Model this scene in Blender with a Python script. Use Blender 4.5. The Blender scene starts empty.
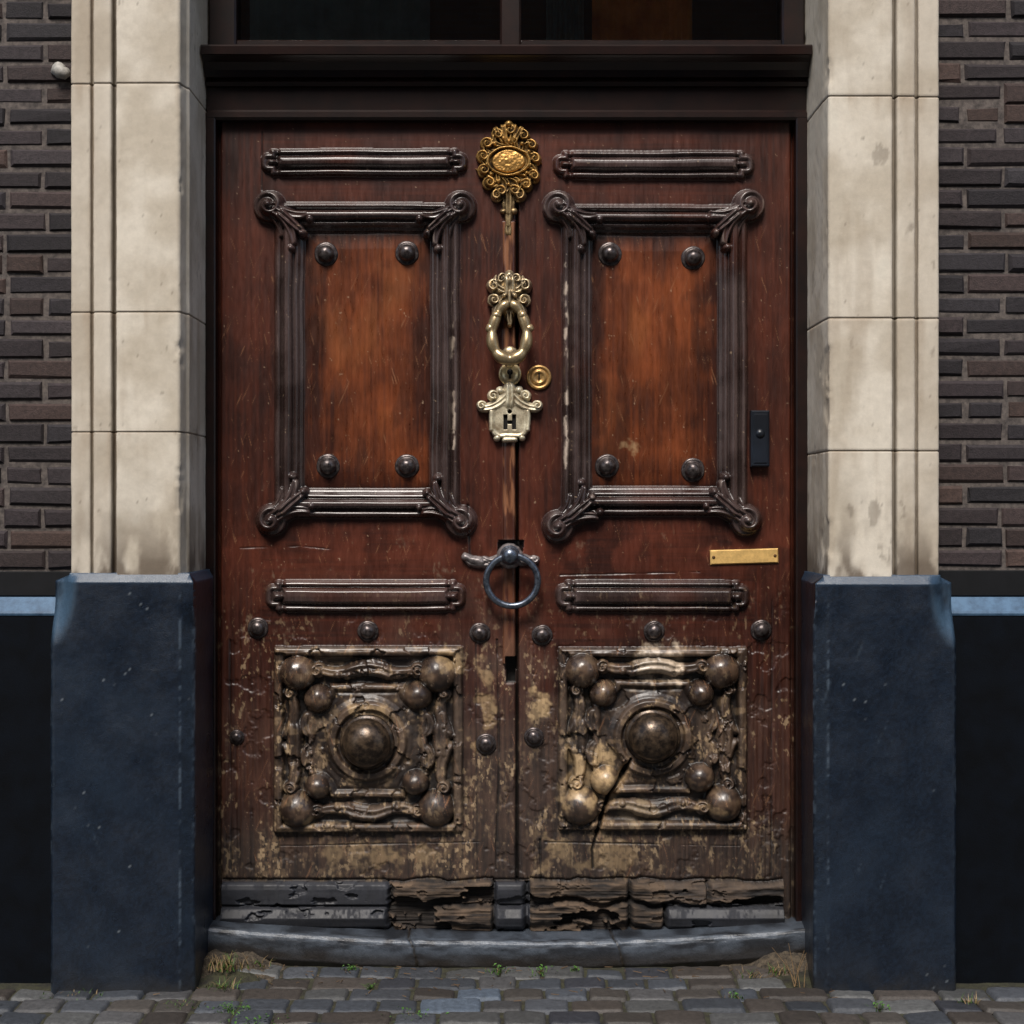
import bpy, math, numpy as np
from mathutils import Vector
S=0.003; CAMD=4.5; CAMZ=1.33; F=1500.0
scene=bpy.context.scene
def X(u,y=0.0): return (u-512)*(CAMD+y)/F
def Z(v,y=0.0): return CAMZ+(512-v)*(CAMD+y)/F
def lin(c):
    c=np.array(c,dtype=float)/255.0
    return np.where(c<=0.04045,c/12.92,((c+0.055)/1.055)**2.4)
# ---------------------------------------------------------------- numpy noise
_g={}
def VN(x,y,seed):
    if seed not in _g: _g[seed]=np.random.RandomState(seed).rand(256,256).astype(np.float32)
    g=_g[seed]
    xf=np.floor(x); yf=np.floor(y); fx=x-xf; fy=y-yf
    xi=xf.astype(np.int64); yi=yf.astype(np.int64)
    fx=fx*fx*(3-2*fx); fy=fy*fy*(3-2*fy)
    a=g[xi&255,yi&255]; b=g[(xi+1)&255,yi&255]; c=g[xi&255,(yi+1)&255]; d=g[(xi+1)&255,(yi+1)&255]
    return (a*(1-fx)+b*fx)*(1-fy)+(c*(1-fx)+d*fx)*fy
def fbm(x,y,seed,o=4,gain=0.5):
    s=0;a=1;t=0
    for i in range(o):
        s=s+a*VN(x*2**i+13.7*i,y*2**i+7.1*i,seed+i); t+=a; a*=gain
    return s/t
def sm(a,b,x):
    t=np.clip((x-a)/(b-a),0,1); return t*t*(3-2*t)
def blur(A,r,n=2):
    for _ in range(n):
        for ax in (0,1):
            P=np.pad(A,[(r+1,r) if i==ax else (0,0) for i in (0,1)],mode='edge')
            C=np.cumsum(P,axis=ax)
            if ax==0: A=(C[2*r+1:]-C[:-2*r-1])/(2*r+1)
            else: A=(C[:,2*r+1:]-C[:,:-2*r-1])/(2*r+1)
    return A
def mix(a,b,m):
    m=np.asarray(m)[...,None]; return a*(1-m)+b*m
# ---------------------------------------------------------------- mesh helpers
def empty(name):
    e=bpy.data.objects.new(name,None); scene.collection.objects.link(e); return e
def mkobj(name,verts,faces,mat,parent=None,smooth=True,cols=None):
    me=bpy.data.meshes.new(name)
    me.from_pydata([tuple(v) for v in verts],[],[tuple(f) for f in faces]); 
    if cols is not None:
        a=me.color_attributes.new('Col','FLOAT_COLOR','POINT')
        a.data.foreach_set('color',np.asarray(cols,dtype=np.float32).ravel())
    me.materials.append(mat)
    if smooth: me.polygons.foreach_set('use_smooth',[True]*len(me.polygons))
    me.update()
    ob=bpy.data.objects.new(name,me); scene.collection.objects.link(ob)
    if parent: ob.parent=parent
    return ob
def gridmesh(name,P,col,mat,parent=None,keep=None,flip=False):
    nu,nv=P.shape[:2]
    idx=np.arange(nu*nv).reshape(nu,nv)
    q=np.stack([idx[:-1,:-1],idx[1:,:-1],idx[1:,1:],idx[:-1,1:]],-1)
    if flip: q=q[...,::-1]
    if keep is not None: q=q[keep]
    q=q.reshape(-1,4)
    used=np.unique(q); rem=np.full(nu*nv,-1); rem[used]=np.arange(len(used)); q=rem[q]
    co=P.reshape(-1,3)[used]
    me=bpy.data.meshes.new(name)
    me.vertices.add(len(co)); me.vertices.foreach_set('co',co.astype(np.float32).ravel())
    me.loops.add(q.size); me.loops.foreach_set('vertex_index',q.astype(np.int32).ravel())
    me.polygons.add(len(q)); me.polygons.foreach_set('loop_start',np.arange(0,q.size,4,dtype=np.int32))
    me.polygons.foreach_set('use_smooth',np.ones(len(q),dtype=bool))
    me.update(calc_edges=True)
    if col is not None:
        a=me.color_attributes.new('Col','FLOAT_COLOR','POINT')
        a.data.foreach_set('color',col.reshape(-1,4)[used].astype(np.float32).ravel())
    me.materials.append(mat)
    ob=bpy.data.objects.new(name,me); scene.collection.objects.link(ob)
    if parent: ob.parent=parent
    return ob
class MB:
    def __init__(s): s.v=[];s.f=[];s.c=[]
    def add(s,v,f,c=(1,1,1,1)):
        o=len(s.v); s.v+=[tuple(p) for p in v]; s.f+=[tuple(i+o for i in q) for q in f]; s.c+=[c]*len(v)
    def box(s,x0,x1,y0,y1,z0,z1,b=0.0,c=(1,1,1,1)):
        if b<=0:
            v=[(x,y,z) for x in (x0,x1) for y in (y0,y1) for z in (z0,z1)]
            s.add(v,[(0,1,3,2),(4,6,7,5),(0,4,5,1),(2,3,7,6),(0,2,6,4),(1,5,7,3)],c); return
        v=[(x0,y1,z0),(x1,y1,z0),(x1,y1,z1),(x0,y1,z1),
           (x0,y0+b,z0),(x1,y0+b,z0),(x1,y0+b,z1),(x0,y0+b,z1),
           (x0+b,y0,z0+b),(x1-b,y0,z0+b),(x1-b,y0,z1-b),(x0+b,y0,z1-b)]
        f=[(8,9,10,11)]
        for i in range(4):
            j=(i+1)%4
            f+=[(4+i,4+j,8+j,8+i),(i,j,4+j,4+i)]
        f.append((3,2,1,0))
        s.add(v,f,c)
    def tube(s,pts,rad,n=12,c=(1,1,1,1),closed=False):
        pts=[Vector(p) for p in pts]; m=len(pts)
        if not hasattr(rad,'__len__'): rad=[rad]*m
        v=[];f=[];up=None
        for i,p in enumerate(pts):
            a=pts[(i-1)%m] if (closed or i>0) else p; b=pts[(i+1)%m] if (closed or i<m-1) else p
            t=(b-a).normalized()
            if up is None: up=t.orthogonal().normalized()
            up=(up-t*up.dot(t)).normalized(); w=t.cross(up)
            for k in range(n):
                th=2*math.pi*k/n
                v.append(p+(up*math.cos(th)+w*math.sin(th))*rad[i])
        for i in range(m if closed else m-1):
            for k in range(n):
                i2=(i+1)%m
                f.append((i*n+k,i*n+(k+1)%n,i2*n+(k+1)%n,i2*n+k))
        if not closed:
            f.append(tuple(range(n))[::-1]); f.append(tuple((m-1)*n+k for k in range(n)))
        s.add(v,f,c)
    def lathe(s,cx,cy,cz,prof,n=28,c=(1,1,1,1),wob=0.0):
        v=[];f=[]
        ph=np.random.RandomState(int(abs(cx)*9999+cz*777)%99999).rand()*6
        for r,h in prof:
            for k in range(n):
                th=2*math.pi*k/n; rr=r*(1+wob*math.sin(2*th+ph)+wob*.6*math.sin(5*th+ph*2))
                v.append((cx+rr*math.cos(th),cy-h,cz+rr*math.sin(th)))
        m=len(prof)
        for i in range(m-1):
            for k in range(n): f.append((i*n+k,i*n+(k+1)%n,(i+1)*n+(k+1)%n,(i+1)*n+k))
        f.append(tuple((m-1)*n+k for k in range(n)))
        s.add(v,f,c)
    def done(s,name,mat,parent=None,smooth=True,col=False):
        return mkobj(name,s.v,s.f,mat,parent,smooth,s.c if col else None)
def extrude_yz(name,prof,x0,x1,mat,parent):
    n=len(prof); v=[(x0,y,z) for y,z in prof]+[(x1,y,z) for y,z in prof]
    f=[(i,(i+1)%n,n+(i+1)%n,n+i) for i in range(n)]+[tuple(range(n))[::-1],tuple(range(n,2*n))]
    return mkobj(name,v,f,mat,parent,False)
# ---------------------------------------------------------------- materials
def newmat(name):
    m=bpy.data.materials.new(name); m.use_nodes=True; nt=m.node_tree
    return m,nt,nt.nodes['Principled BSDF']
def mat_attr(name,bump=((400,1.0),),bstr=0.2,bdist=0.001,metal=0.0,rough=None,var=0.25,vscale=60,stretch=(1,1,1),spec=0.5,roughvar=0.0):
    m,nt,b=newmat(name); N=nt.nodes; L=nt.links
    at=N.new('ShaderNodeAttribute'); at.attribute_name='Col'
    tc=N.new('ShaderNodeTexCoord'); mp=N.new('ShaderNodeMapping'); mp.inputs['Scale'].default_value=stretch
    L.new(tc.outputs['Object'],mp.inputs['Vector'])
    n=N.new('ShaderNodeTexNoise'); n.inputs['Scale'].default_value=vscale; n.inputs['Detail'].default_value=4; n.inputs['Roughness'].default_value=.7
    L.new(mp.outputs[0],n.inputs['Vector'])
    mr=N.new('ShaderNodeMapRange'); mr.inputs[1].default_value=.3; mr.inputs[2].default_value=.7; mr.inputs[3].default_value=1-var; mr.inputs[4].default_value=1+var
    L.new(n.outputs['Fac'],mr.inputs[0])
    vm=N.new('ShaderNodeVectorMath'); vm.operation='SCALE'; L.new(at.outputs['Color'],vm.inputs[0]); L.new(mr.outputs[0],vm.inputs['Scale'])
    L.new(vm.outputs[0],b.inputs['Base Color'])
    if rough is None:
        if roughvar>0:
            r2=N.new('ShaderNodeMath'); r2.operation='MULTIPLY_ADD'; L.new(n.outputs['Fac'],r2.inputs[0]); r2.inputs[1].default_value=roughvar
            sb=N.new('ShaderNodeMath'); sb.operation='SUBTRACT'; L.new(at.outputs['Alpha'],sb.inputs[0]); sb.inputs[1].default_value=roughvar*.5
            L.new(sb.outputs[0],r2.inputs[2]); L.new(r2.outputs[0],b.inputs['Roughness'])
        else: L.new(at.outputs['Alpha'],b.inputs['Roughness'])
    else: b.inputs['Roughness'].default_value=rough
    b.inputs['Metallic'].default_value=metal; b.inputs['Specular IOR Level'].default_value=spec
    prev=None
    for sc,w in bump:
        nn=N.new('ShaderNodeTexNoise'); nn.inputs['Scale'].default_value=sc; nn.inputs['Detail'].default_value=3; nn.inputs['Roughness'].default_value=.65
        L.new(mp.outputs[0],nn.inputs['Vector'])
        bp=N.new('ShaderNodeBump'); bp.inputs['Strength'].default_value=bstr*w; bp.inputs['Distance'].default_value=bdist*400/sc
        L.new(nn.outputs['Fac'],bp.inputs['Height'])
        if prev: L.new(prev.outputs[0],bp.inputs['Normal'])
        prev=bp
    if prev: L.new(prev.outputs[0],b.inputs['Normal'])
    return m
def mat_noise(name,c1,c2,scale=30,rough=.5,metal=0,bstr=.2,bscale=300,bdist=.001,spec=.5,lo=.35,hi=.65):
    m,nt,b=newmat(name); N=nt.nodes; L=nt.links
    tc=N.new('ShaderNodeTexCoord')
    n=N.new('ShaderNodeTexNoise'); n.inputs['Scale'].default_value=scale; n.inputs['Detail'].default_value=5; n.inputs['Roughness'].default_value=.65
    L.new(tc.outputs['Object'],n.inputs['Vector'])
    r=N.new('ShaderNodeValToRGB'); r.color_ramp.elements[0].position=lo; r.color_ramp.elements[1].position=hi
    r.color_ramp.elements[0].color=(*lin(c1),1); r.color_ramp.elements[1].color=(*lin(c2),1)
    L.new(n.outputs['Fac'],r.inputs[0]); L.new(r.outputs[0],b.inputs['Base Color'])
    b.inputs['Roughness'].default_value=rough; b.inputs['Metallic'].default_value=metal; b.inputs['Specular IOR Level'].default_value=spec
    n2=N.new('ShaderNodeTexNoise'); n2.inputs['Scale'].default_value=bscale; n2.inputs['Detail'].default_value=3
    L.new(tc.outputs['Object'],n2.inputs['Vector'])
    bp=N.new('ShaderNodeBump'); bp.inputs['Strength'].default_value=bstr; bp.inputs['Distance'].default_value=bdist
    L.new(n2.outputs['Fac'],bp.inputs['Height']); L.new(bp.outputs[0],b.inputs['Normal'])
    return m
M_door=mat_attr('weathered_varnished_wood',bump=((220,1.0),),bstr=.20,bdist=.0006,var=.2,vscale=90,stretch=(1,1,.18),roughvar=.25,spec=.6)
M_stone=mat_attr('limestone',bump=((350,1.0),),bstr=.35,bdist=.0009,rough=.88,var=.06,vscale=60,spec=.25)
M_navy=mat_attr('navy_paint',bump=((300,1.0),),bstr=.7,bdist=.0010,var=.25,vscale=160,spec=.6)
M_brick=mat_attr('dark_brick',bump=((220,1.0),),bstr=.6,bdist=.0018,rough=.75,var=.40,vscale=70,spec=.35)
M_sett=mat_attr('stone_sett',bump=((220,1.0),),bstr=.5,bdist=.0014,var=.35,vscale=70,spec=.4)
M_gilt=mat_attr('aged_brass',bump=((500,1.0),),bstr=.3,bdist=.0006,metal=.7,var=.3,vscale=200)
M_iron=mat_noise('dark_iron',(44,38,38),(100,92,90),scale=90,rough=.30,metal=.65,bstr=.35,bscale=350,bdist=.0008)
M_ring=mat_noise('steel_ring',(72,80,92),(128,136,148),scale=80,rough=.33,metal=.85,bstr=.2,bscale=400,bdist=.0005)
M_frame=mat_noise('dark_mahogany_frame',(16,8,7),(32,16,12),scale=14,rough=.30,bstr=.15,bscale=120)
M_mortar=mat_noise('mortar',(60,55,53),(100,92,87),scale=60,rough=.95,bstr=.6,bscale=350,bdist=.002)
M_black=mat_noise('black_paint',(7,8,10),(14,15,18),scale=20,rough=.6,spec=.3)
M_skyband=mat_noise('skylit_band_blue',(44,68,92),(74,104,132),scale=25,rough=.5,lo=.3,hi=.6)  # lighter blue carries the sky light on the dado's sloped top
M_darkblue=mat_noise('dado_dark_paint',(2,4,8),(5,10,18),scale=12,rough=.75,bstr=.5,bscale=220,spec=.12)
M_sand=mat_noise('joint_sand_and_moss',(28,26,21),(56,56,36),scale=25,rough=.95,bstr=.8,bscale=120,bdist=.004)
M_soil=mat_noise('sandy_soil',(36,31,25),(84,74,60),scale=70,rough=.95,bstr=.9,bscale=200,bdist=.004)
M_street=mat_noise('street_asphalt',(60,60,62),(78,78,78),scale=3,rough=.9,bstr=.5,bscale=80)
M_plastic=mat_noise('black_plastic',(16,20,27),(26,32,42),scale=10,rough=.35,bstr=.05)
M_white=mat_noise('old_white_paint',(130,128,122),(175,172,165),scale=60,rough=.6)
M_roof=mat_noise('roof_felt',(40,40,42),(60,60,60),scale=5,rough=.9)
M_blue=mat_attr('bluestone_threshold',bump=((180,1.0),),bstr=.45,bdist=.0015,var=.2,vscale=60)
mg=bpy.data.materials.new('window_glass'); mg.use_nodes=True; nt=mg.node_tree; nt.nodes.clear()
o=nt.nodes.new('ShaderNodeOutputMaterial'); mx=nt.nodes.new('ShaderNodeMixShader'); tr=nt.nodes.new('ShaderNodeBsdfTransparent'); gs=nt.nodes.new('ShaderNodeBsdfGlossy'); fr=nt.nodes.new('ShaderNodeFresnel')
tr.inputs[0].default_value=(.9,.95,.93,1); gs.inputs['Roughness'].default_value=.02; fr.inputs[0].default_value=1.75
nt.links.new(fr.outputs[0],mx.inputs[0]); nt.links.new(tr.outputs[0],mx.inputs[1]); nt.links.new(gs.outputs[0],mx.inputs[2]); nt.links.new(mx.outputs[0],o.inputs[0])
M_glass=mg
mg,nt,b=newmat('dark_window_pane'); b.inputs['Base Color'].default_value=(.01,.014,.016,1); b.inputs['Roughness'].default_value=.04
M_pane=mg
M_grass=mat_attr('grass_blade',bump=(),rough=.6,var=.2)
# ================================================================ DOOR HEIGHTFIELD
st=0.75
us=np.arange(211.5,801,st); vs=np.arange(116,941,st)
U,V=np.meshgrid(us,vs,indexing='ij'); U=U.astype(np.float64)
n1=fbm(U*.05,V*.05,11,4)-.5; n2=fbm(U*.05,V*.05,31,4)-.5
w1=fbm(U*.02,V*.02,15,2)-.5; w2=fbm(U*.02,V*.02,35,2)-.5
low=sm(560,680,V)
Uw=U+w1*1.4+n1*2.2*low; Vw=V+w2*1.4+n2*2.2*low
def rbox(u,v,u0,u1,v0,v1,r=0):
    cx=(u0+u1)/2; cy=(v0+v1)/2
    dx=np.abs(u-cx)-(u1-u0)/2+r; dy=np.abs(v-cy)-(v1-v0)/2+r
    return np.hypot(np.maximum(dx,0),np.maximum(dy,0))+np.minimum(np.maximum(dx,dy),0)-r
def dome(u,v,cu,cv,r,hh):
    q=1-((u-cu)**2+(v-cv)**2)/r**2
    return np.where(q>0,hh*np.sqrt(np.clip(q,0,1)),-99)
def leaf(u,v,a,b,w0,w1,hh,bend=0.0,ribs=0.0,base=0):
    ax,ay=a;bx,by=b; dx,dy=bx-ax,by-ay; L=math.hypot(dx,dy)
    t=((u-ax)*dx+(v-ay)*dy)/L**2; s=((u-ax)*dy-(v-ay)*dx)/L
    s=s-bend*4*t*(1-t)
    tc=np.clip(t,0,1); w=w0+(w1-w0)*tc
    d2=(s/w)**2+(np.where(t<0,t,np.where(t>1,t-1,0))*L/w)**2
    o=hh*np.sqrt(np.clip(1-d2,0,1))
    if ribs: o=o*(1-.22*(.5+.5*np.cos(s*ribs)))
    return np.where(d2<1,o+base,-99)
def volute(u,v,cu,cv,r,hh,sgn=1):
    rr=np.hypot(u-cu,v-cv); th=np.arctan2(v-cv,(u-cu)*sgn)
    q=np.clip(1-(rr/r)**2,0,1)
    sp=np.cos(th+2*math.pi*1.6*rr/r)
    return np.where(rr<r,hh*(q**.4)*(1+.22*sp*(rr>r*.18)),-99)
h=np.zeros_like(U)
mould=np.zeros_like(U)
def put(f,m=1):
    global h,mould
    sel=f>h+0.01
    mould=np.where(sel&(f>.6),m,mould); h=np.maximum(h,f)
h+= (fbm(U*.012,V*.004,71,3)-.5)*1.2
for (a,bb,c,d) in [(261,468,149,177),(553,754,151,180),(266,466,580,612),(556,749,580,612)]:
    dd=np.minimum(rbox(Uw,Vw,a+9,bb-9,c,d,3),rbox(Uw,Vw,a,bb,c+4,d-4,8))
    hh=(d-c)/2
    f=np.interp(-dd,[-.01,0,2,4,6,7,8.5,11,hh],[-9,1,5.5,6.8,5.4,3.4,6.8,10,10.6])
    notch=np.exp(-((U-(a+17))/2.0)**2)+np.exp(-((U-(bb-17))/2.0)**2)
    f=f-2.4*notch
    put(f)
def upper(L,R,T,B,cs):
    d=rbox(Uw,Vw,L,R,T,B,2)
    global h,mould
    f=np.interp(-d,[-.01,0,1.5,4,6,8,9.5,12,15,17.5,19.5,21,23,26,28,29.5],[-9,1,5.5,8.5,7.6,4.2,8.2,12.6,13,10.4,5.2,7.2,6.6,2.2,1.6,-2.0])
    inside=-d>29.5
    fl=np.interp(-d,[29.5,32,46],[-2.0,-1.6,-.6])
    ins=(-d>0)
    h=np.where(ins,np.where(inside,fl+(fbm(U*.02,V*.006,91,2)-.5)*1.0,f),h)
    mould=np.where(ins,np.where(inside,2,1),mould)
    for (cu,cv) in cs:
        sx=1 if cu<(L+R)/2 else -1; sy=1 if cv<(T+B)/2 else -1
        u0,v0=cu,cv
        put(volute(Uw,Vw,u0,v0,16,15,sx*sy))
        put(dome(Uw,Vw,u0,v0,6,20))
        put(leaf(Uw,Vw,(u0+sx*8,v0+sy*3),(u0+sx*36,v0+sy*10),10,5,15,bend=-3*sx*sy,ribs=1.1))
        put(leaf(Uw,Vw,(u0+sx*9,v0+sy*8),(u0+sx*25,v0+sy*38),11,4,17,bend=4*sx*sy,ribs=1.0))
        put(leaf(Uw,Vw,(u0+sx*14,v0+sy*10),(u0+sx*30,v0+sy*24),9,5,19,ribs=1.2))
        put(leaf(Uw,Vw,(u0+sx*4,v0+sy*12),(u0+sx*12,v0+sy*30),6,3,11,bend=2*sx*sy,ribs=1.6))
        put(dome(Uw,Vw,u0+sx*22,v0+sy*43,5.5,15)); put(dome(Uw,Vw,u0+sx*41,v0+sy*14,5,15)); put(dome(Uw,Vw,u0+sx*33,v0+sy*28,5,16))
upper(275,460,203,518,[(270,207),(461,207),(272,520),(461,521)])
upper(562,747,205,516,[(558,208),(748,206),(558,526),(746,520)])
def lowp(L,R,T,B,cu,cv,rs):
    global h,mould
    d=rbox(Uw*.4+U*.6,Vw*.4+V*.6,L,R,T,B,2)
    f=np.interp(-d,[-.01,0,2,6,8.5,10.5,13],[-9,2,7,8.4,7.2,.4,-.6])
    ins=-d>0
    h=np.where(ins,f,h); mould=np.where(ins,3,mould)
    x=(Uw-cu); y=(Vw-cv)
    tb=np.maximum(rbox(x,y,-60,60,-57,57,2),-np.minimum.reduce([np.hypot(x-sx*60,y-sy*57)-22 for sx in(-1,1) for sy in(-1,1)]))
    g=np.interp(-tb,[-.01,0,2,5,7,9,12,20],[-99,2,7.5,8.2,6.4,4.2,5.4,5.8])
    put(np.where(ins,g,-99),3)
    q=np.hypot(x,y)
    put(np.interp(q,[0,30,32,37,40,43,46,47],[8,8,12.5,12.5,8,7,5,-9]),3)
    rng=np.random.RandomState(rs)
    for sx in(-1,1):
        for sy in(-1,1):
            put(dome(U,V,cu+sx*70+rng.randn(),cv+sy*67+rng.randn(),18+rng.rand()*3,20),4)
            put(dome(U,V,cu+sx*49+rng.randn()*1.5,cv+sy*43+rng.randn()*1.5,13+rng.rand()*3,19),4)
            put(leaf(Uw,Vw,(cu+sx*8,cv+sy*73),(cu+sx*46,cv+sy*70),7.5,5,8.5,bend=4*sx*sy,ribs=.8,base=1),3)
            put(leaf(Uw,Vw,(cu+sx*78,cv+sy*8),(cu+sx*75,cv+sy*44),7.5,5,8.5,bend=-4*sx*sy,ribs=.8,base=1),3)
            put(leaf(Uw,Vw,(cu+sx*60,cv+sy*8),(cu+sx*60,cv+sy*26),6,4,10,bend=3*sx*sy,ribs=.9),3)
            put(volute(Uw,Vw,cu+sx*50,cv+sy*70,8,11,sx),3)
            put(volute(Uw,Vw,cu+sx*76,cv+sy*47,7.5,11,sy),3)
            put(dome(Uw,Vw,cu+sx*30,cv+sy*66,5,11),3)
        put(leaf(Uw,Vw,(cu+sx*73,cv-12),(cu+sx*73,cv+12),10,8,11,ribs=.7),3)
    put(leaf(Uw,Vw,(cu-18,cv-69),(cu+18,cv-69),9,9,11,bend=3,ribs=.8),3); put(leaf(Uw,Vw,(cu-16,cv+70),(cu+16,cv+70),9,8,10,bend=-3,ribs=.8),3)
    er=(fbm(U*.06,V*.06,rs+200,4)-.5)
    h=np.where(ins&(-d>4),h+er*2.4,h)
    e2=fbm(U*.05,V*.05,rs+230,5)
    h=np.where(ins&(mould!=4),h-3.2*sm(.58,.62,e2)*sm(2,8,h),h)
lowp(274,463,646,832,368,740,5)
lowp(558,747,647,830,652,736,8)
def crack(pts,w,depth,jit=2):
    global h
    dm=np.full_like(U,99.)
    for (a,b2) in zip(pts[:-1],pts[1:]):
        dx,dy=b2[0]-a[0],b2[1]-a[1]; t=np.clip(((U-a[0])*dx+(V-a[1])*dy)/(dx*dx+dy*dy),0,1)
        dm=np.minimum(dm,np.hypot(U-a[0]-t*dx,V-a[1]-t*dy))
    m=sm(w,w*.3,dm+ (n1*jit)); h=h-depth*m; return m
ckw=crack([(628,762),(621,776),(612,790),(605,806),(598,830)],7,2.0,9)
ck=crack([(630,758),(622,774),(611,789),(604,806),(597,832)],2.8,9,4)
ck+=crack([(597,832),(592,850),(593,868)],1.2,4)
for (p,w,dp) in [([(468,505),(470,560)],1.1,1.2),([(700,572),(560,575)],.9,.8),([(240,548),(300,546),(330,549)],.7,.6),([(497,640),(499,760),(496,870)],1.2,1.5),([(540,840),(541,880)],1,1.5),([(476,640),(477,870)],.9,1),([(772,600),(771,880)],.9,1.),([(230,640),(231,870)],.9,1.),([(262,190),(262,132)],.7,.5),([(545,842),(740,846)],.8,1),([(280,846),(480,842)],.8,1)]:
    ck+=crack(p,w,dp)*.7
gr=fbm(U*.5,V*.02,301,3)-.5
flat=(mould==0)
dent=fbm(U*.06,V*.06,311,4)
h+=np.where(flat,gr*(.25+1.2*low)-1.0*low*sm(.6,.7,dent),gr*.08)
s=np.abs(U-509.5)
ast=np.where((V>222)&(V<664),np.interp(s,[0,3,5.5,6.5,7],[4.2,4,3,1,-9]),-99)
astm=(ast>h); h=np.maximum(h,ast)
seam=np.exp(-((U-517)/1.3)**2)*7; h-=seam*np.where(V<222,.6,1)
hole=rbox(Uw,Vw,506,516,656,683,1); h=np.where(hole<0,-14,h)
hole2=rbox(U+n1*6,V+n2*6,498,524,540,552,1)
h=np.where(hole2<0,np.minimum(h,-5),h)
# bottom rail: sound boards at left/right, broken planks in the middle
rag=(fbm(U*.06,V*0+3,401,4)-.5)*9
rag2=(fbm(U*.04,V*0+8,403,5)-.5)*16
lay=fbm(U*.010,V*.10,411,3)-.5; lay2=fbm(U*.05,V*.12,421,4)-.5; fib=fbm(U*.025,V*.6,425,3)-.5
Ug=U+(fbm(V*.08,V*0+2,409,3)-.5)*10
rot=np.where(((Ug>388)&(U<494))|((U>530)&(U<664)),1.,0.)
rot=np.where((U>=664)&(U<783)&(V<903+rag*.6),.8,rot)
bt=(V>881+rag*rot*.8)&(U>222)&(U<783)
smooth_=np.interp(V,[881,884,888,903,904.5,907,915,924,929],[3,7,8,7,2,9,14,10,3])
pk=np.interp(V+rag2,[878,882,886,899,902,905,908,922,928],[2,9,11,9,2,1,12,11,4])
rott=pk+lay*5+lay2*4+fib*2.4-3*sm(.12,.16,lay2)
bb_=np.where(rot>0,rott,smooth_+(lay*1.5)-4*sm(.62,.66,fbm(U*.04,V*.1,445,4)))
gap=(np.exp(-((Ug-389)/2.5)**2)+np.exp(-((U-494)/2)**2)+np.exp(-((U-628+rag)/2.6)**2)+np.exp(-((U-527)/3)**2)+np.exp(-((U-664-rag*.5)/2)**2)*(V>903)+np.exp(-((U-706+rag*1.4)/2)**2)*(V<905)*.7)*12
h=np.where(bt,bb_-gap,h)
h-=np.exp(-((V-880-rag*rot*.8)/1.6)**2)*2.5*((U>222)&(U<783))
bn_=fbm(U*.025,V*.07,431,5); bite=sm(.555,.575,bn_)*((V>884)&(rot>0)&bt); h=h*(1-bite)+np.minimum(h,-3+fib*5)*bite
h-=sm(929,935,V+rag*.5*rot)*22
h-=6*np.exp(-((U-219)/1.5)**2)+6*np.exp(-((U-792.5)/1.5)**2)
# ------------------------------- colour
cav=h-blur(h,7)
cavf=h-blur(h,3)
gh=fbm(U*.012,V*.45,501,4); gv=fbm(U*.45,V*.012,511,4)
horiz=((V<196)|((V>530)&(V<642)))&(U>262)&(U<755)&~((U>480)&(U<545))
g=np.where(horiz,gh,gv)
big=fbm(U*.012,V*.012,521,4); med=fbm(U*.045,V*.045,531,5); fine=fbm(U*.3,V*.3,541,3)
dk=lambda c:lin(c)[None,None]
col=mix(dk((40,17,11)),dk((82,38,23)),np.clip(sm(.25,.75,g)*.35+sm(.3,.7,big)*.45+sm(.35,.65,med)*.2,0,1))
pd=np.where(mould==2,1.,0.)
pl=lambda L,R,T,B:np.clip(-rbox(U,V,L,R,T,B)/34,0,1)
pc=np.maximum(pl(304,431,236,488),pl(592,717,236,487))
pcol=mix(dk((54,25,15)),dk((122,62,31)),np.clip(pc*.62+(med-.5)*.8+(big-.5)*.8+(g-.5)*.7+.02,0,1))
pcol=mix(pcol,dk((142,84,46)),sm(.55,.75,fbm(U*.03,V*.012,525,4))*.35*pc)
pcol=mix(pcol,dk((44,24,16)),sm(.58,.72,fbm(U*.05,V*.02,527,5))*.45)
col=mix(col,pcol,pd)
mr_=np.exp(-((V-548)/22)**2)*sm(.35,.6,med); col=mix(col,dk((92,44,29)),mr_*.6)
mc=mix(dk((40,31,29)),dk((68,57,55)),sm(.30,.70,fbm(U*.03,V*.03,551,4)))
m1=np.where(mould==1,1.,0.)
col=mix(col,mc,blur(m1,1,1)*.92)
col=mix(col,dk((72,38,28)),m1*sm(.55,.75,big)*.45)
cen=np.exp(-((U-512)/130)**2)
cb_=np.clip(cen+sm(805,850,V),0,1)
age=np.clip(sm(570,790,V+(med-.5)*160+(big-.5)*120),0,1)*(.55+.45*cb_)
lowc=mix(dk((26,19,15)),dk((70,53,41)),np.clip(sm(.3,.75,gv)*.45+sm(.35,.7,med)*.35+sm(.3,.7,fine)*.2,0,1))
col=mix(col,lowc,age*np.where(mould==2,0,1.)*.88)
m3=np.where(mould>=3,1.,0.); m4=np.where(mould==4,1.,0.)
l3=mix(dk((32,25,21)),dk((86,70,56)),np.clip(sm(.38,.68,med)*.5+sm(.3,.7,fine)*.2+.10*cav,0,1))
col=mix(col,l3,m3*.92)
col=mix(col,mix(dk((40,31,27)),dk((82,65,52)),sm(.35,.7,fbm(U*.12,V*.12,577,4))),m4*.8)
scr=fbm(U*.38,V*.14,561,5,.6); scr2=fbm(U*.06,V*.035,571,5,.55)
wl=(sm(640,800,V)*.10+sm(500,660,V)*.03)*(.3+.7*cb_)
wv=scr*.38+scr2*.44+fine*.18
wear=sm(.625-wl,.75-wl,wv)*sm(450,640,V)
col=mix(col,dk((124,102,76)),wear*.48*(.35+.65*sm(.3,.65,fine))*(1-m4*.7))
spk2=sm(.69-wl*.6,.73-wl*.6,fbm(U*.33,V*.18,573,3))*sm(.44,.60,scr2)*sm(560,700,V); col=mix(col,dk((168,144,112)),spk2*.6*(1-m4*.6))
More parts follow.
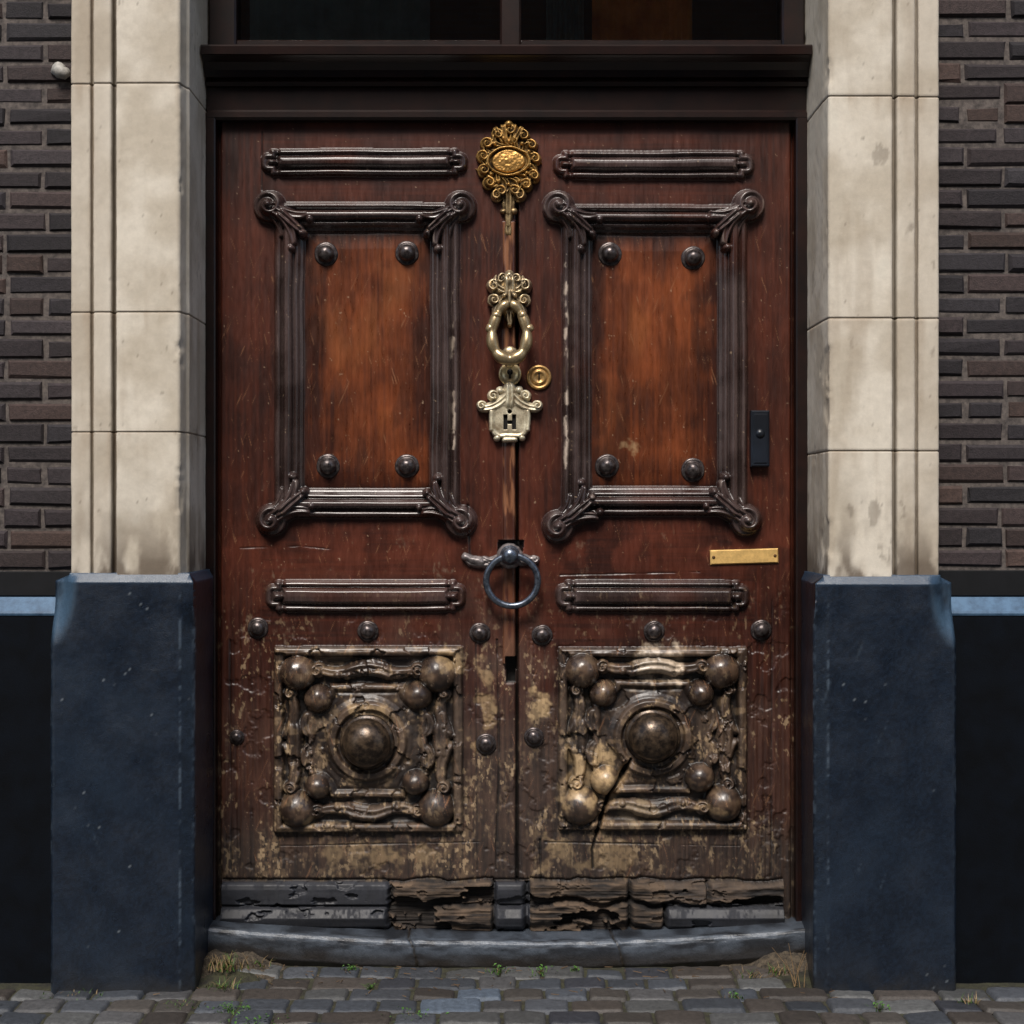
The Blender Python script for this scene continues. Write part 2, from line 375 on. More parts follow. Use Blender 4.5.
wm=sm(.60,.70,fbm(U*.10,V*.10,575,5))*m3*(1-m4*.6); col=mix(col,dk((138,116,90)),wm*.5*(.5+.5*sm(.35,.6,fine)))
def patch(u0,u1,v0,v1,sd,thr=.5,c=(184,156,116),a=.85):
    global col
    d=rbox(U,V,u0,u1,v0,v1,6); m=sm(4,-6,d+(fbm(U*.09,V*.09,sd,5)-thr)*46)
    col=mix(col,dk(c),m*a*(.55+.45*sm(.3,.5,fine)))
patch(566,618,752,800,601,thr=.46); patch(632,678,650,676,602,c=(192,174,152)); patch(526,552,690,726,603,thr=.42)
patch(345,392,700,722,604,thr=.36,a=.5); patch(296,330,806,826,605,thr=.38,a=.45); patch(540,640,836,872,606,thr=.34,a=.4)
patch(318,440,838,874,607,thr=.33,a=.3); patch(440,462,650,668,608,thr=.4,a=.6); patch(610,660,800,826,609,thr=.38,a=.6,c=(150,132,106))
patch(470,500,660,760,611,thr=.3,a=.45); patch(612,640,438,455,612,thr=.30,a=.4); patch(690,735,796,812,613,thr=.35,a=.4)
edge=sm(1.2,2.8,cavf)
chip=edge*sm(.58,.68,fbm(U*.12,V*.05,621,4))
col=mix(col,dk((140,126,118)),chip*.45*np.where(mould>0,1,.3))
line=(np.exp(-((U-566+n1*6)/1.6)**2)*((V>255)&(V<470))+np.exp(-((U-453+n1*6)/1.4)**2)*((V>290)&(V<450)))
col=mix(col,dk((190,174,158)),np.clip(line,0,1)*sm(.50,.60,fbm(U*.2,V*.09,631,4))*.8)
for (sa,sb,sd) in [(.35,.04,641),(-.22,.05,643)]:
    sc=fbm(U*.8+V*sa,V*sb,sd,3); col=mix(col,dk((150,108,78)),sm(.775,.87,sc)*.45*(V>225)*(mould!=1))
sp=VN(U*.7,V*.7,651)*VN(U*.31,V*.31,652); col=mix(col,dk((180,155,128)),sm(.75,.86,sp)*.55)
run=fbm(U*.06,V*.008,671,3); col=col*(1-.30*sm(.5,.75,run)*(mould!=1))[...,None]
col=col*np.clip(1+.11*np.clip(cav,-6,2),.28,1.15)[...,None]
col=mix(col,mix(dk((66,34,22)),dk((138,92,62)),sm(.4,.65,fbm(U*.3,V*.04,661,3))),np.where(astm&(V<535),.85,np.where(astm,.3,0)))
col=mix(col,dk((138,112,82)),np.clip(ckw-ck,0,1)*.7)
col=mix(col,dk((8,6,5)),np.clip(np.clip(ck,0,1)*.85+(hole<0)+(hole2<0)*.9+np.exp(-((U-517)/1.6)**2)*.85,0,1))
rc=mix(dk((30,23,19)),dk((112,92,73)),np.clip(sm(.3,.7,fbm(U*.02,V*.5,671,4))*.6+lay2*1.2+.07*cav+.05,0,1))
sc_=mix(dk((32,33,38)),dk((58,61,70)),med)
col=np.where(bt[...,None],mix(sc_,rc,np.clip(rot,0,1)),col)
col=mix(col,dk((24,17,13)),bite*.8)
low_dark=sm(760,930,V)*.5; col=col*(1-low_dark*sm(.25,.6,big))[...,None]  # darkens the leaves unevenly towards the bottom
rough=.35-.04*(mould==2)-.08*(mould==1)+.24*age*np.where(mould==1,.2,1)+.3*wear-.16*m4
rough=np.clip(rough+ (rot*bt)*.3,.25,.9)
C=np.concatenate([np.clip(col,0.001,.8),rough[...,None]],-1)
P=np.stack([(U-512)*S,-h*S,CAMZ+(512-V)*S],-1)
door=empty('wooden_double_door')
k=int(np.argmin(np.abs(us-517)))
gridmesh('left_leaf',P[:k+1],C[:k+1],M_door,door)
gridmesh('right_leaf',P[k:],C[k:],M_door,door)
mb=MB(); mb.box((213-512)*S,(799-512)*S,.045,.07,.03,2.52); mb.done('leaf_backing',M_frame,door,False)
def zc(v): return CAMZ+(512-v)*S
def xc(u): return (u-512)*S
mb=MB()
def stud(u,v,r,base=0,proj=1.0):
    r*=S; b0=-base*S
    prof=[(r,-.004),(r,.003),(r*.92,.006),(r*.8,.0065)]
    r0=r*.74
    for i in range(9):
        a=i/8*math.pi/2; prof.append((max(r0*math.cos(a),.0004),.006+r0*proj*math.sin(a)))
    mb.lathe(xc(u),b0,zc(v),prof,wob=.02)
for u,v in [(326,254),(407,253),(328,466),(407,466),(610,254),(693,258),(607,466),(693,470)]: stud(u,v,12,-1.2,1.05)
for u,v in [(258,628),(368,631),(480,633),(542,635),(654,631),(761,630)]: stud(u,v,10.5,0,.9)
for u,v,r in [(237,737,7.5),(486,744,10.5),(534,737,10)]: stud(u,v,r,0,.8)
mb.done('iron_studs',M_iron,door)
M_boss=mat_noise('worn_bronze_boss',(40,33,28),(108,90,72),scale=45,rough=.30,metal=.5,bstr=.4,bscale=120,bdist=.0015,lo=.4,hi=.75)
for nm,u,v,r in [('left_boss',368,741,25),('right_boss',652,735,25)]:
    mb=MB(); R=r*S
    prof=[(R*1.10,-.01),(R*1.10,.004),(R*1.03,.008),(R*.95,.009),(R*.93,.02),(R*.97,.026)]
    for i in range(12):
        a=i/11*math.pi/2; prof.append((max(R*.95*math.cos(a),.0005),.028+R*.75*math.sin(a)))
    mb.lathe(xc(u),-.024,zc(v),prof,n=48,wob=.012); mb.done(nm,M_boss,door)
# ================================================================ relief hardware
def relief(name,u0,u1,v0,v1,func,y0,mat,parent=None,st=.45):
    a=np.arange(u0,u1,st); b_=np.arange(v0,v1,st); A,B=np.meshgrid(a,b_,indexing='ij')
    hh,cc=func(A,B)
    kp=(hh[:-1,:-1]>0)|(hh[1:,:-1]>0)|(hh[1:,1:]>0)|(hh[:-1,1:]>0)
    hc=np.maximum(hh,-1.0)
    Pp=np.stack([(A-512)*S,y0-hc*S,CAMZ+(512-B)*S],-1)
    return gridmesh(name,Pp,cc,mat,parent,keep=kp)
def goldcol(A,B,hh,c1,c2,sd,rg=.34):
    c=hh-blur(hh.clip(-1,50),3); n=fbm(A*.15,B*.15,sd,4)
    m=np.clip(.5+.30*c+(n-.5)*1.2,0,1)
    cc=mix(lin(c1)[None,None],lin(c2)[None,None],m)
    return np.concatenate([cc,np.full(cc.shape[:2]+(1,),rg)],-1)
def cart(A,B):
    q=fbm(A*.1,B*.1,701,3)-.5; a=A+q*2; b=B-q*2
    cx,cy=508.5,163
    H=np.full_like(A,-9.)
    d=np.hypot((a-cx)/28,(b-cy)/33)
    H=np.maximum(H,np.where(d<1,4,-9))
    rg=np.random.RandomState(7)
    for i in range(13):
        t=2*math.pi*(i+.5)/13+rg.randn()*.04
        r0=17; r1=25+rg.rand()*3
        c,s_=math.cos(t),math.sin(t)
        H=np.maximum(H,leaf(a,b,(cx+c*r0,cy+s_*r0*1.1),(cx+c*r1,cy+s_*r1*1.15),7,5.5,8.5,bend=2.5,ribs=1.7))
        t2=t+.16
        H=np.maximum(H,volute(a,b,cx+math.cos(t2)*r1,cy+math.sin(t2)*r1*1.15,7.2,10))
        t3=t-.14; H=np.maximum(H,dome(a,b,cx+math.cos(t3)*21,cy+math.sin(t3)*23,3,11))
    for du in(-12,-5,5,12): H=np.maximum(H,leaf(a,b,(cx+du*.5,cy-20),(cx+du,cy-36+abs(du)*.4),5,4.5,10,ribs=1.8))
    H=np.maximum(H,dome(a,b,cx,cy-37,5,11))
    e=np.hypot((a-cx)/22,(b-cy)/14.5)
    H=np.where(e<1,np.interp(e,[0,.7,.78,.84,.92,1],[10,9,7,7.5,11,9.5])+(fbm(A*.5,B*.5,711,2)-.5)*.8*(e<.7),H)
    for (v0,v1,w0,w1,hh) in [(190,206,10,6,8),(204,214,7,4,8),(212,226,5,3,7),(226,233,4,5,6)]:
        H=np.maximum(H,leaf(a,b,(cx,v0),(cx,v1),w0,w1,hh,ribs=1.6))
    for sx in(-1,1):
        H=np.maximum(H,volute(a,b,cx+sx*11,196,7,9,sx)); H=np.maximum(H,dome(a,b,cx+sx*5,212,3.4,6))
    H=np.where(H>0,H,-1.)
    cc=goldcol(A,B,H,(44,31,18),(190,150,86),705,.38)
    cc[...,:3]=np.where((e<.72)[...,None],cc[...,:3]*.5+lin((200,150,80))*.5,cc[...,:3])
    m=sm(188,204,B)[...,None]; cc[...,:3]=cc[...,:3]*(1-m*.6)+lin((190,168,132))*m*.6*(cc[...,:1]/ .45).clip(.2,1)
    return H,cc
relief('gilded_cartouche',468,550,116,240,cart,-.001,M_gilt)
knock=empty('door_knocker')
def kh(A,B):
    q=fbm(A*.12,B*.12,721,3)-.5; a=A+q*2; b=B-q*2; cx=509.5; H=np.full_like(A,-9.)
    for sx in(-1,1):
        H=np.maximum(H,volute(a,b,cx+sx*15,287,8,11,sx))
        H=np.maximum(H,leaf(a,b,(cx+sx*2,293),(cx+sx*14,284),7,5,11,bend=-3*sx,ribs=1.5))
        H=np.maximum(H,volute(a,b,cx+sx*15,301,7,10,-sx))
        H=np.maximum(H,leaf(a,b,(cx+sx*4,300),(cx+sx*14,324),8,4,10,bend=3*sx,ribs=1.4))
        H=np.maximum(H,dome(a,b,cx+sx*5,298,3.4,17)); 
        H=np.maximum(H,leaf(a,b,(cx+sx*3,309),(cx+sx*9,307),3.6,3,16))
        H=np.maximum(H,volute(a,b,cx+sx*7,280,6,10,sx))
    H=np.maximum(H,leaf(a,b,(cx,284),(cx,310),11,9,14,ribs=.9))
    H=np.maximum(H,leaf(a,b,(cx,294),(cx,305),2.4,3.8,18))
    H=np.maximum(H,dome(a,b,cx,277,6,10)); H=np.maximum(H,leaf(a,b,(cx,312),(cx,326),7,3,12,ribs=1.8))
    H=np.maximum(H,leaf(a,b,(cx,355),(cx,364),8,6,4))
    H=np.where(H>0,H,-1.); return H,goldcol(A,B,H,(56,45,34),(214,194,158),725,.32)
relief('lion_mask',482,538,268,374,kh,-.012,M_gilt,knock)
mb=MB(); pts=[];rad=[]
for i in range(72):
    t=2*math.pi*i/72
    uu=509.5+17*math.sin(t)*(1-.18*math.cos(t)); vv=334+28*-math.cos(t)
    pts.append((xc(uu),-.05-.012*(1-math.cos(t)),zc(vv))); rad.append(S*(3.6+1.6*abs(math.sin(4*t))+1.4*(1-math.cos(t))*.5))
mb.tube(pts,rad,12,closed=True,c=(*lin((162,142,108)),.3))
for sx in(-1,1):
    for (du,dv,r) in [(13,318,4.6),(19,331,5),(16,342,4),(14,352,5),(7,360,5.5)]:
        mb.lathe(xc(509.5+sx*du),-.060,zc(dv),[(r*S*math.cos(a),r*S*math.sin(a)*1.0) for a in np.linspace(-.4,1.5,8)],n=14,c=(*lin((180,158,120)),.3),wob=.08)
mb.lathe(xc(509.5),-.06,zc(364),[(6*S*math.cos(a),6*S*math.sin(a)*1.2) for a in np.linspace(-1.2,1.5,10)],n=16,c=(*lin((194,174,134)),.3))
mb.done('knocker_ring',M_gilt,knock,col=True)
lock=empty('door_lock')
cb=(*lin((206,184,138)),.3); cdk=(*lin((20,14,10)),.6)
mb=MB(); r=11.5*S
mb.lathe(xc(510),-.013,zc(374.5),[(r,-.012),(r,.004),(r*.9,.007),(r*.62,.007),(r*.58,.005),(r*.3,.005),(.0005,.006)],c=cb)
mb.lathe(xc(510),-.018,zc(372.5),[(3*S,-.001),(3*S,.0015),(.0004,.0018)],c=cdk,n=16); mb.box(xc(509),xc(511),-.0198,-.016,zc(379),zc(373),c=cdk)
mb.done('key_cover',M_gilt,lock,col=True)
mb=MB(); r=12.5*S; c2=(*lin((184,146,92)),.33)
mb.lathe(xc(539),0,zc(377.5),[(r,-.003),(r,.005),(r*.93,.010),(r*.78,.011),(r*.74,.007),(r*.62,.007),(r*.58,.012),(r*.4,.0135),(r*.36,.010),(r*.2,.010),(.0004,.0105)],n=40,c=c2)
mb.box(xc(538.3),xc(539.7),-.0118,-.009,zc(382),zc(373),c=cdk)
mb.done('cylinder_lock',M_gilt,lock,col=True)
def esc(A,B):
    q=fbm(A*.1,B*.1,741,3)-.5; a=A+q*1.6; b=B-q*1.6; cx=509.5; H=np.full_like(A,-9.)
    d=rbox(a,b,490.5,528.5,402,439,11); H=np.where(d<0,np.interp(-d,[0,1,3,5],[2,5,5.5,4.5]),H)
    for sx in(-1,1):
        H=np.maximum(H,leaf(a,b,(cx+sx*3,397),(cx+sx*27,409),8,4.5,7,bend=-3*sx,ribs=1.5))
        H=np.maximum(H,volute(a,b,cx+sx*27.5,406,5.5,8,sx)); H=np.maximum(H,volute(a,b,cx+sx*16,396,6,8,sx))
        H=np.maximum(H,leaf(a,b,(cx+sx*18,412),(cx+sx*18,430),3,2.4,7)); H=np.maximum(H,dome(a,b,cx+sx*9,391,4.5,7))
        H=np.maximum(H,dome(a,b,cx+sx*12,438,3.6,6))
    H=np.maximum(H,leaf(a,b,(cx,388),(cx,402),6,8,9,ribs=1.3)); H=np.maximum(H,leaf(a,b,(cx-5,440),(cx+5,440),3,3,6))
    kd=np.minimum(np.minimum(rbox(A,B,503.5,507.5,415,430),rbox(A,B,512,516,415,430)),rbox(A,B,505,514,421,424.5))
    kd=np.minimum(kd,np.hypot(A-509.7,B-412)-2.2)
    H=np.where(H>0,H,-1.); cc=goldcol(A,B,H,(130,112,86),(240,230,200),745,.34)
    cc[kd<0]=(*lin((10,8,7)),.7); H=np.where((kd<0)&(H>0),1.0,H)
    return H,cc
M_esc=mat_attr('pale_worn_brass',bump=((500,1.0),),bstr=.3,bdist=.0006,metal=.4,var=.25,vscale=200)
relief('keyhole_escutcheon',474,546,382,448,esc,-.011,M_esc)
rh=empty('ring_pull_handle')
M_ironA=mat_attr('iron_leaf',bump=((300,1),),bstr=.4,metal=.6,var=.3,vscale=120)
def rhp(A,B):
    q=fbm(A*.1,B*.1,751,3)-.5; a=A+q*3; b=B-q*3; cx=510; H=np.full_like(A,-9.)
    for sx in(-1,1):
        H=np.maximum(H,leaf(a,b,(cx+sx*6,557),(cx+sx*24,560),7,4,6,bend=-2*sx,ribs=1.3))
    H=np.maximum(H,leaf(a,b,(490,562),(470,560),6,6,6,bend=2,ribs=1.0)); H=np.maximum(H,leaf(a,b,(466,556),(480,563),4,6,7))
    H=np.maximum(H,volute(a,b,534,560,5,6)); H=np.maximum(H,dome(a,b,cx,556,13,9))
    H=np.where(H>0,H,-1.); return H,goldcol(A,B,H,(44,40,42),(160,152,150),755,.4)
relief('leaf_mount',458,546,540,575,rhp,-.002,M_ironA,rh)
mb=MB(); r=9*S
mb.lathe(xc(510),-.02,zc(555),[(r*1.1,-.01),(r*1.1,.01),(r*.8,.014),(r*.55,.02),(r*.6,.03)]+[(r*.95*math.cos(a),.045+r*.9*math.sin(a)) for a in np.linspace(-.8,1.5,10)],c=(1,1,1,1))
pts=[(xc(512+25.5*math.sin(t)),-.052-.006*math.cos(t),zc(580-25*math.cos(t))) for t in np.linspace(0,2*math.pi,64,endpoint=False)]
mb.tube(pts,3.3*S,14,closed=True)
mb.done('pull_ring',M_ring,rh)
lp=empty('brass_name_plate')
mb=MB(); mb.box(-.102,.102,-.006,.0,-.022,.022,b=.0035,c=(*lin((228,188,118)),.36))
for sx in(-1,1): mb.lathe(sx*.092,-.0055,0,[(.005,0),(.005,.001),(.003,.003),(.0003,.0035)],n=12,c=(*lin((90,66,40)),.4))
M_plate=mat_attr('dull_brass',bump=((200,1),),bstr=.3,metal=.35,var=.2,vscale=60)
o=mb.done('plate',M_plate,lp,False,True); o.location=(xc(744),-.001,zc(556.5)); o.rotation_euler=(0,math.radians(-1.6),0)
bell=empty('door_bell')
mb=MB(); mb.box(xc(749.5),xc(768),-.03,.0,zc(467),zc(411),b=.004); mb.box(xc(752),xc(765.5),-.0325,-.029,zc(463.5),zc(414.5),b=.0015); mb.done('bell_housing',M_plastic,bell,False)
mb=MB(); r=3.6*S; mb.lathe(xc(758.5),-.0325,zc(434),[(r*1.25,0),(r*1.25,.002),(r,.0025),(r*.95,.004),(.0004,.0045)],n=24); mb.done('button',M_plastic,bell)
# ================================================================ HOUSE
house=empty('brick_house')
mb=MB()
mb.box(-.914,(217.5-512)*S,-.035,.06,.05,2.52,b=.004); mb.box((794-512)*S,.882,-.035,.06,.05,2.52,b=.004)
mb.done('door_jambs',M_frame,house,False)
yb=.06
def rz(v,y): return Z(v,y)
prof=[(yb,rz(120,-.03)),(-.030,rz(120,-.03)),(-.036,rz(117,-.036)),(-.036,rz(112,-.036)),(-.028,rz(110,-.028)),(-.030,rz(88,-.03)),(-.045,rz(86,-.045)),(-.05,rz(82,-.05)),(-.045,rz(79,-.045)),(-.06,rz(77,-.06)),(-.066,rz(70,-.066)),(-.085,rz(62,-.085)),(-.105,rz(57,-.105)),(-.112,rz(55,-.112)),(-.12,rz(54,-.12)),(-.122,rz(46,-.122)),(-.118,rz(44.5,-.118)),(-.01,rz(46,-.122)-.002),(yb,rz(46,-.122)-.002)]
extrude_yz('door_cornice',prof,-.909,.877,M_frame,house)
mb=MB()
zt0=Z(44,0)-.03
mb.box(-.909,X(236,-.01),-.012,.08,zt0,3.36,b=.006); mb.box(X(782,-.01),.877,-.012,.08,zt0,3.36,b=.006)
mb.box(X(500,-.01),X(521,-.01),-.015,.08,zt0,3.36,b=.006); mb.box(X(236),X(782),-.004,.08,zt0,Z(40,0),b=.004); mb.box(-.909,.877,-.01,.08,3.3,3.36,b=.004)
mb.done('transom_frame',M_frame,house,False)
mb=MB(); mb.add([(-.9,.03,2.6),(.87,.03,2.6),(.87,.03,3.34),(-.9,.03,3.34)],[(0,1,2,3)]); mb.done('transom_glass',M_glass,house,False)
mb=MB(); mb.box(-.9,.87,.092,.098,2.6,3.34); mb.done('transom_dark_backing',M_black,house,False)  # black sheet standing in for the darkness of the room behind
M_refl=mat_noise('orange_reflection',(190,110,50),(235,160,80),scale=9,rough=.9); M_refl2=mat_noise('teal_reflection',(80,110,114),(120,150,154),scale=6,rough=.9)  # sheets added behind the glass, coloured to imitate its orange and teal reflections
def reflection_sheet(n,u0,u1,m):
    xs_=np.linspace(X(u0,.05),X(u1,.05),40); mbb=MB()
    for i in range(39):
        y0=.046+.006*math.sin(i*1.3); y1=.046+.006*math.sin((i+1)*1.3)
        mbb.add([(xs_[i],y0,2.62),(xs_[i+1],y1,2.62),(xs_[i+1],y1,3.29),(xs_[i],y0,3.29)],[(0,1,2,3)])
    mbb.done(n,m,house)
reflection_sheet('reflection_orange',592,692,M_refl); reflection_sheet('reflection_teal',250,430,M_refl2); reflection_sheet('reflection_teal_narrow',546,584,M_refl2)
def profile_grid(name,prof,zs,dispf,colf,mat,ds=.005,flip=False):
    pr=np.array(prof,float); seg=np.hypot(*(pr[1:]-pr[:-1]).T); cum=np.concatenate([[0],np.cumsum(seg)])
    t=np.unique(np.concatenate([cum]+[np.linspace(a,b2,max(2,int((b2-a)/ds)+1)) for a,b2 in zip(cum[:-1],cum[1:])]).round(6))
    px=np.interp(t,cum,pr[:,0]); py=np.interp(t,cum,pr[:,1])
    dx=np.gradient(px,t); dy=np.gradient(py,t); L=np.hypot(dx,dy)+1e-9
    nx,ny=dy/L,-dx/L
    T,Zz=np.meshgrid(t,zs,indexing='ij')
    PX=np.repeat(px[:,None],len(zs),1); PY=np.repeat(py[:,None],len(zs),1)
    sgn=1 if not flip else -1
    d,PX2,PY2,Z2=dispf(T,PX,PY,Zz)
    PX2=PX2+sgn*nx[:,None]*d; PY2=PY2+sgn*ny[:,None]*d
    Pp=np.stack([PX2,PY2,Z2],-1)
    return gridmesh(name,Pp,colf(T,PX,PY,Zz,d),mat,house,flip=flip)
def mk_pilaster(name,prof,joints,seed,flip):
    zt=3.42; zs=np.unique(np.concatenate([np.arange(1.15,zt,.008)]+[[j-.004,j-.002,j,j+.002,j+.004] for j in joints]))
    def disp(T,PX,PY,Z_):
        d=(fbm(T*60,Z_*60,seed,4)-.5)*.0015+(fbm(T*9,Z_*9,seed+9,3)-.5)*.002
        for j in joints: d=d-.004*np.exp(-((Z_-j)/.0018)**2)
        cm=fbm(T*6+seed,Z_*8,seed+70,5,.6); arr=np.exp(-(np.abs(np.abs(PX)-(.932 if PX.mean()<0 else .888))/.008)**2); d-=.006*arr*sm(.62,.72,cm)
        return d,PX,PY,Z_
    def colr(T,PX,PY,Z_,d):
        a=mix(lin((184,174,157))[None,None],lin((208,200,185))[None,None],sm(.3,.7,fbm(T*8,Z_*8,seed+30,5)))
        tone=np.ones_like(T)
        js=[0]+sorted(joints)+[9]; rr=np.random.RandomState(seed)
        for lo,hi in zip(js[:-1],js[1:]): tone=np.where((Z_>=lo)&(Z_<hi),.94+.10*rr.rand(),tone)
        a=a*tone[...,None]
        for j in joints: a=mix(a,lin((96,80,64))[None,None],np.exp(-((Z_-j)/.0024)**2)*.8)
        ax=np.abs(PX)
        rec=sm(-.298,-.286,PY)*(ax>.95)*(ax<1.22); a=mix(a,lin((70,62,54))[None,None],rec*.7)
        out=sm(.0,.05,ax-(1.10 if PX.mean()<0 else 1.06)); a=mix(a,lin((160,148,132))[None,None],out*.35)
        st_=fbm(T*22,Z_*3,seed+40,5); a=mix(a,lin((140,124,104))[None,None],sm(.52,.80,st_)*.3)
        hb=np.exp(-(Z_-1.16)/.10); bn=fbm(T*24,Z_*10,seed+45,5)
        a=mix(a,lin((88,76,64))[None,None],np.clip(hb*1.3*sm(.30,.62,bn),0,1)*.85)
        for j in joints: a=mix(a,lin((150,130,108))[None,None],np.exp(-np.clip(j-Z_,0,9)/.05)*(Z_<j)*sm(.45,.65,st_)*.35)
        spk=fbm(T*120,Z_*120,seed+60,2); a=mix(a,lin((100,90,78))[None,None],sm(.86,.92,spk)*.5)
        dk1=fbm(T*16,Z_*9,seed+80,5,.6); a=mix(a,lin((84,72,60))[None,None],sm(.735,.79,dk1)*.4)
        return np.concatenate([np.clip(a,.01,.62),np.full(T.shape+(1,),.88)],-1)
    profile_grid(name,prof,zs,disp,colr,M_stone,flip=flip)
pL=[(-1.235,-.18),(-1.235,-.296),(-1.231,-.300),(-1.182,-.300),(-1.179,-.284),(-1.173,-.284),(-1.170,-.304),(-1.166,-.307),(-1.124,-.307),(-1.121,-.303),(-1.118,-.276),(-1.110,-.276),(-1.106,-.306),(-1.102,-.310),(-.934,-.310),(-.928,-.305),(-.920,-.262),(-.916,-.255),(-.9135,-.25),(-.9125,.02)]
pR=[(1.196,-.18),(1.196,-.296),(1.192,-.300),(1.139,-.300),(1.136,-.284),(1.130,-.284),(1.127,-.304),(1.123,-.307),(1.080,-.307),(1.077,-.303),(1.074,-.280),(1.067,-.280),(1.063,-.306),(1.059,-.310),(.890,-.310),(.884,-.305),(.8815,-.262),(.8810,-.255),(.8805,-.25),(.8795,.02)]
yj=-.31
mk_pilaster('stone_pilaster_left',pL,[Z(83,yj),Z(312,yj),Z(432,yj)],800,False)
mk_pilaster('stone_pilaster_right',pR,[Z(96,yj),Z(318,yj),Z(451,yj)],900,True)
def mk_plinth(name,xo,xi,xib,seed,flip,ztop_f,ztop_b,stone_x):
    s=1 if xo<xi else -1
    cw=.010; ci=.036
    prof=[(xo,-.17),(xo,-.344+cw),(xo+s*cw*.7,-.342),(xo+s*cw,-.344),(xi-s*ci,-.344),(xi-s*.004,-.322),(xi,-.316),(xib,.02)]
    zs=np.concatenate([np.arange(-.03,ztop_f,.006),[ztop_f,ztop_f+.004,ztop_b-.004,ztop_b,ztop_b+.001]])
    def disp(T,PX,PY,Z_):
        d=(fbm(T*80,Z_*80,seed,4)-.5)*.0014+(fbm(T*7,Z_*7,seed+5,3)-.5)*.003
        ax=np.abs(PX-xo); 
        r=np.hypot(ax/.075,(ztop_f-Z_)/.18); scoop=sm(1.0,.25,r)*(PY<-.25)
        near=np.abs(PX-xi)<ci*1.0
        up=sm(ztop_f-.13,ztop_f-.05,Z_)*near*(PY<-.30)
        PYn=PY+scoop*.045; PYn=PYn*(1-up)+(-.343)*up
        Z2=np.minimum(Z_,ztop_b)
        k2=np.clip((Z_-ztop_f-.004)/(ztop_b-ztop_f-.008),0,1)
        k2=np.where(Z_>ztop_b-.003,1,k2)
        lo,hi=min(stone_x),max(stone_x)
        PXc=np.clip(PX,lo,hi); PYc=np.maximum(PYn,-.309)
        PXn=PX*(1-k2)+PXc*k2; PYn=PYn*(1-k2)+PYc*k2
        fin=Z_>ztop_b+.0005
        PYn=np.where(fin,np.maximum(PYn,-.24),PYn); PXn=np.where(fin,np.clip(PXn,lo+.04,hi-.04),PXn)
        arr=np.exp(-(np.abs(PX-(xi-s*ci))/.005)**2)*(PY<-.33)*sm(.60,.70,fbm(T*5+3,Z_*9,seed+44,5,.6))
        return np.where(Z_>ztop_f,d*.4,d-arr*.003),PXn,PYn,Z2
    def colr(T,PX,PY,Z_,d):
        n=fbm(T*14,Z_*14,seed+11,5); fn=fbm(T*160,Z_*160,seed+13,2)
        a=mix(lin((13,21,32))[None,None],lin((20,31,45))[None,None],sm(.3,.7,n*.3+fn*.7))
        sm2=fbm(T*3+Z_*2,Z_*2.5,seed+15,3); a=mix(a,lin((32,45,60))[None,None],sm(.50,.80,sm2)*.4)
        ch=fbm(T*95,Z_*95,seed+21,3); msk=sm(.5,.7,fbm(T*5,Z_*5,seed+23,3)); a=mix(a,lin((112,120,126))[None,None],sm(.87-.05*msk,.91-.05*msk,ch)*.65)
        sc=fbm(T*60+Z_*22,Z_*5-T*4,seed+27,4); a=mix(a,lin((66,78,90))[None,None],sm(.80,.88,sc)*.3)
        cn=fbm(T*30,Z_*9,seed+31,5,.65); cn2=fbm(T*90,Z_*70,seed+37,3)
        ed=np.exp(-(np.abs(PX-(xi-s*ci)+.004*(cn2-.5))/.003)**2)*(PY<-.33)
        a=mix(a,lin((84,98,112))[None,None],ed*sm(.50,.66,cn*.5+cn2*.5)*.55)
        e2=np.exp(-(np.abs(PX-xi)/.005)**2)*(PY<-.30); a=mix(a,lin((84,98,112))[None,None],e2*sm(.50,.66,cn*.5+cn2*.5)*.6)
        eo=np.exp(-(np.abs(PX-xo)/.006)**2); a=mix(a,lin((74,86,98))[None,None],eo*sm(.5,.66,cn*.5+cn2*.5)*.6)
        tp=sm(ztop_f-.004,ztop_f+.004,Z_); a=mix(a,lin((42,62,82))[None,None],tp*.8)  # sloped top: light from above painted in as paler blue
        ax=np.abs(PX-xo); r=np.hypot(ax/.085,(ztop_f-Z_)/.19); a=mix(a,lin((66,92,114))[None,None],sm(1,.6,r)*(PY<-.2)*.6*sm(.3,.6,n))  # scooped corner: its lit look put into the colour as light blue
        a=mix(a,lin((40,37,32))[None,None],np.exp(-np.clip(Z_,0,9)/.04)*.6*sm(.3,.6,n))
        rg=.34+.25*(n-.5)
        return np.concatenate([np.clip(a,.002,.6),rg[...,None]],-1)
    profile_grid(name,prof,zs,disp,colr,M_navy,ds=.006,flip=flip)
mk_plinth('plinth_left',-1.281,-.884,-.890,1000,False,Z(583,-.344),Z(573,-.31),(-1.236,-.90))
mk_plinth('plinth_right',1.233,.840,.866,1100,True,Z(585,-.344),Z(575,-.31),(1.197,.870))
mb=MB(); mb.box(-1.30,1.27,-.34,.1,3.42,3.62,b=.02); mb.box(-1.36,1.33,-.40,.1,3.62,3.70,b=.015)
mb.done('stone_entablature',mat_noise('stone_plain',(176,166,148),(206,197,180),scale=8,rough=.9,bstr=.4),house,False)
XE=5.5
rng=np.random.RandomState(4)
course=.0605; bh=.0505; bl=.215; gapm=.0105
tones=[(44,37,39),(49,41,42),(38,34,37),(54,44,43),(41,38,41),(58,46,43),(33,29,32),(48,42,44),(64,50,45),(45,38,40)]
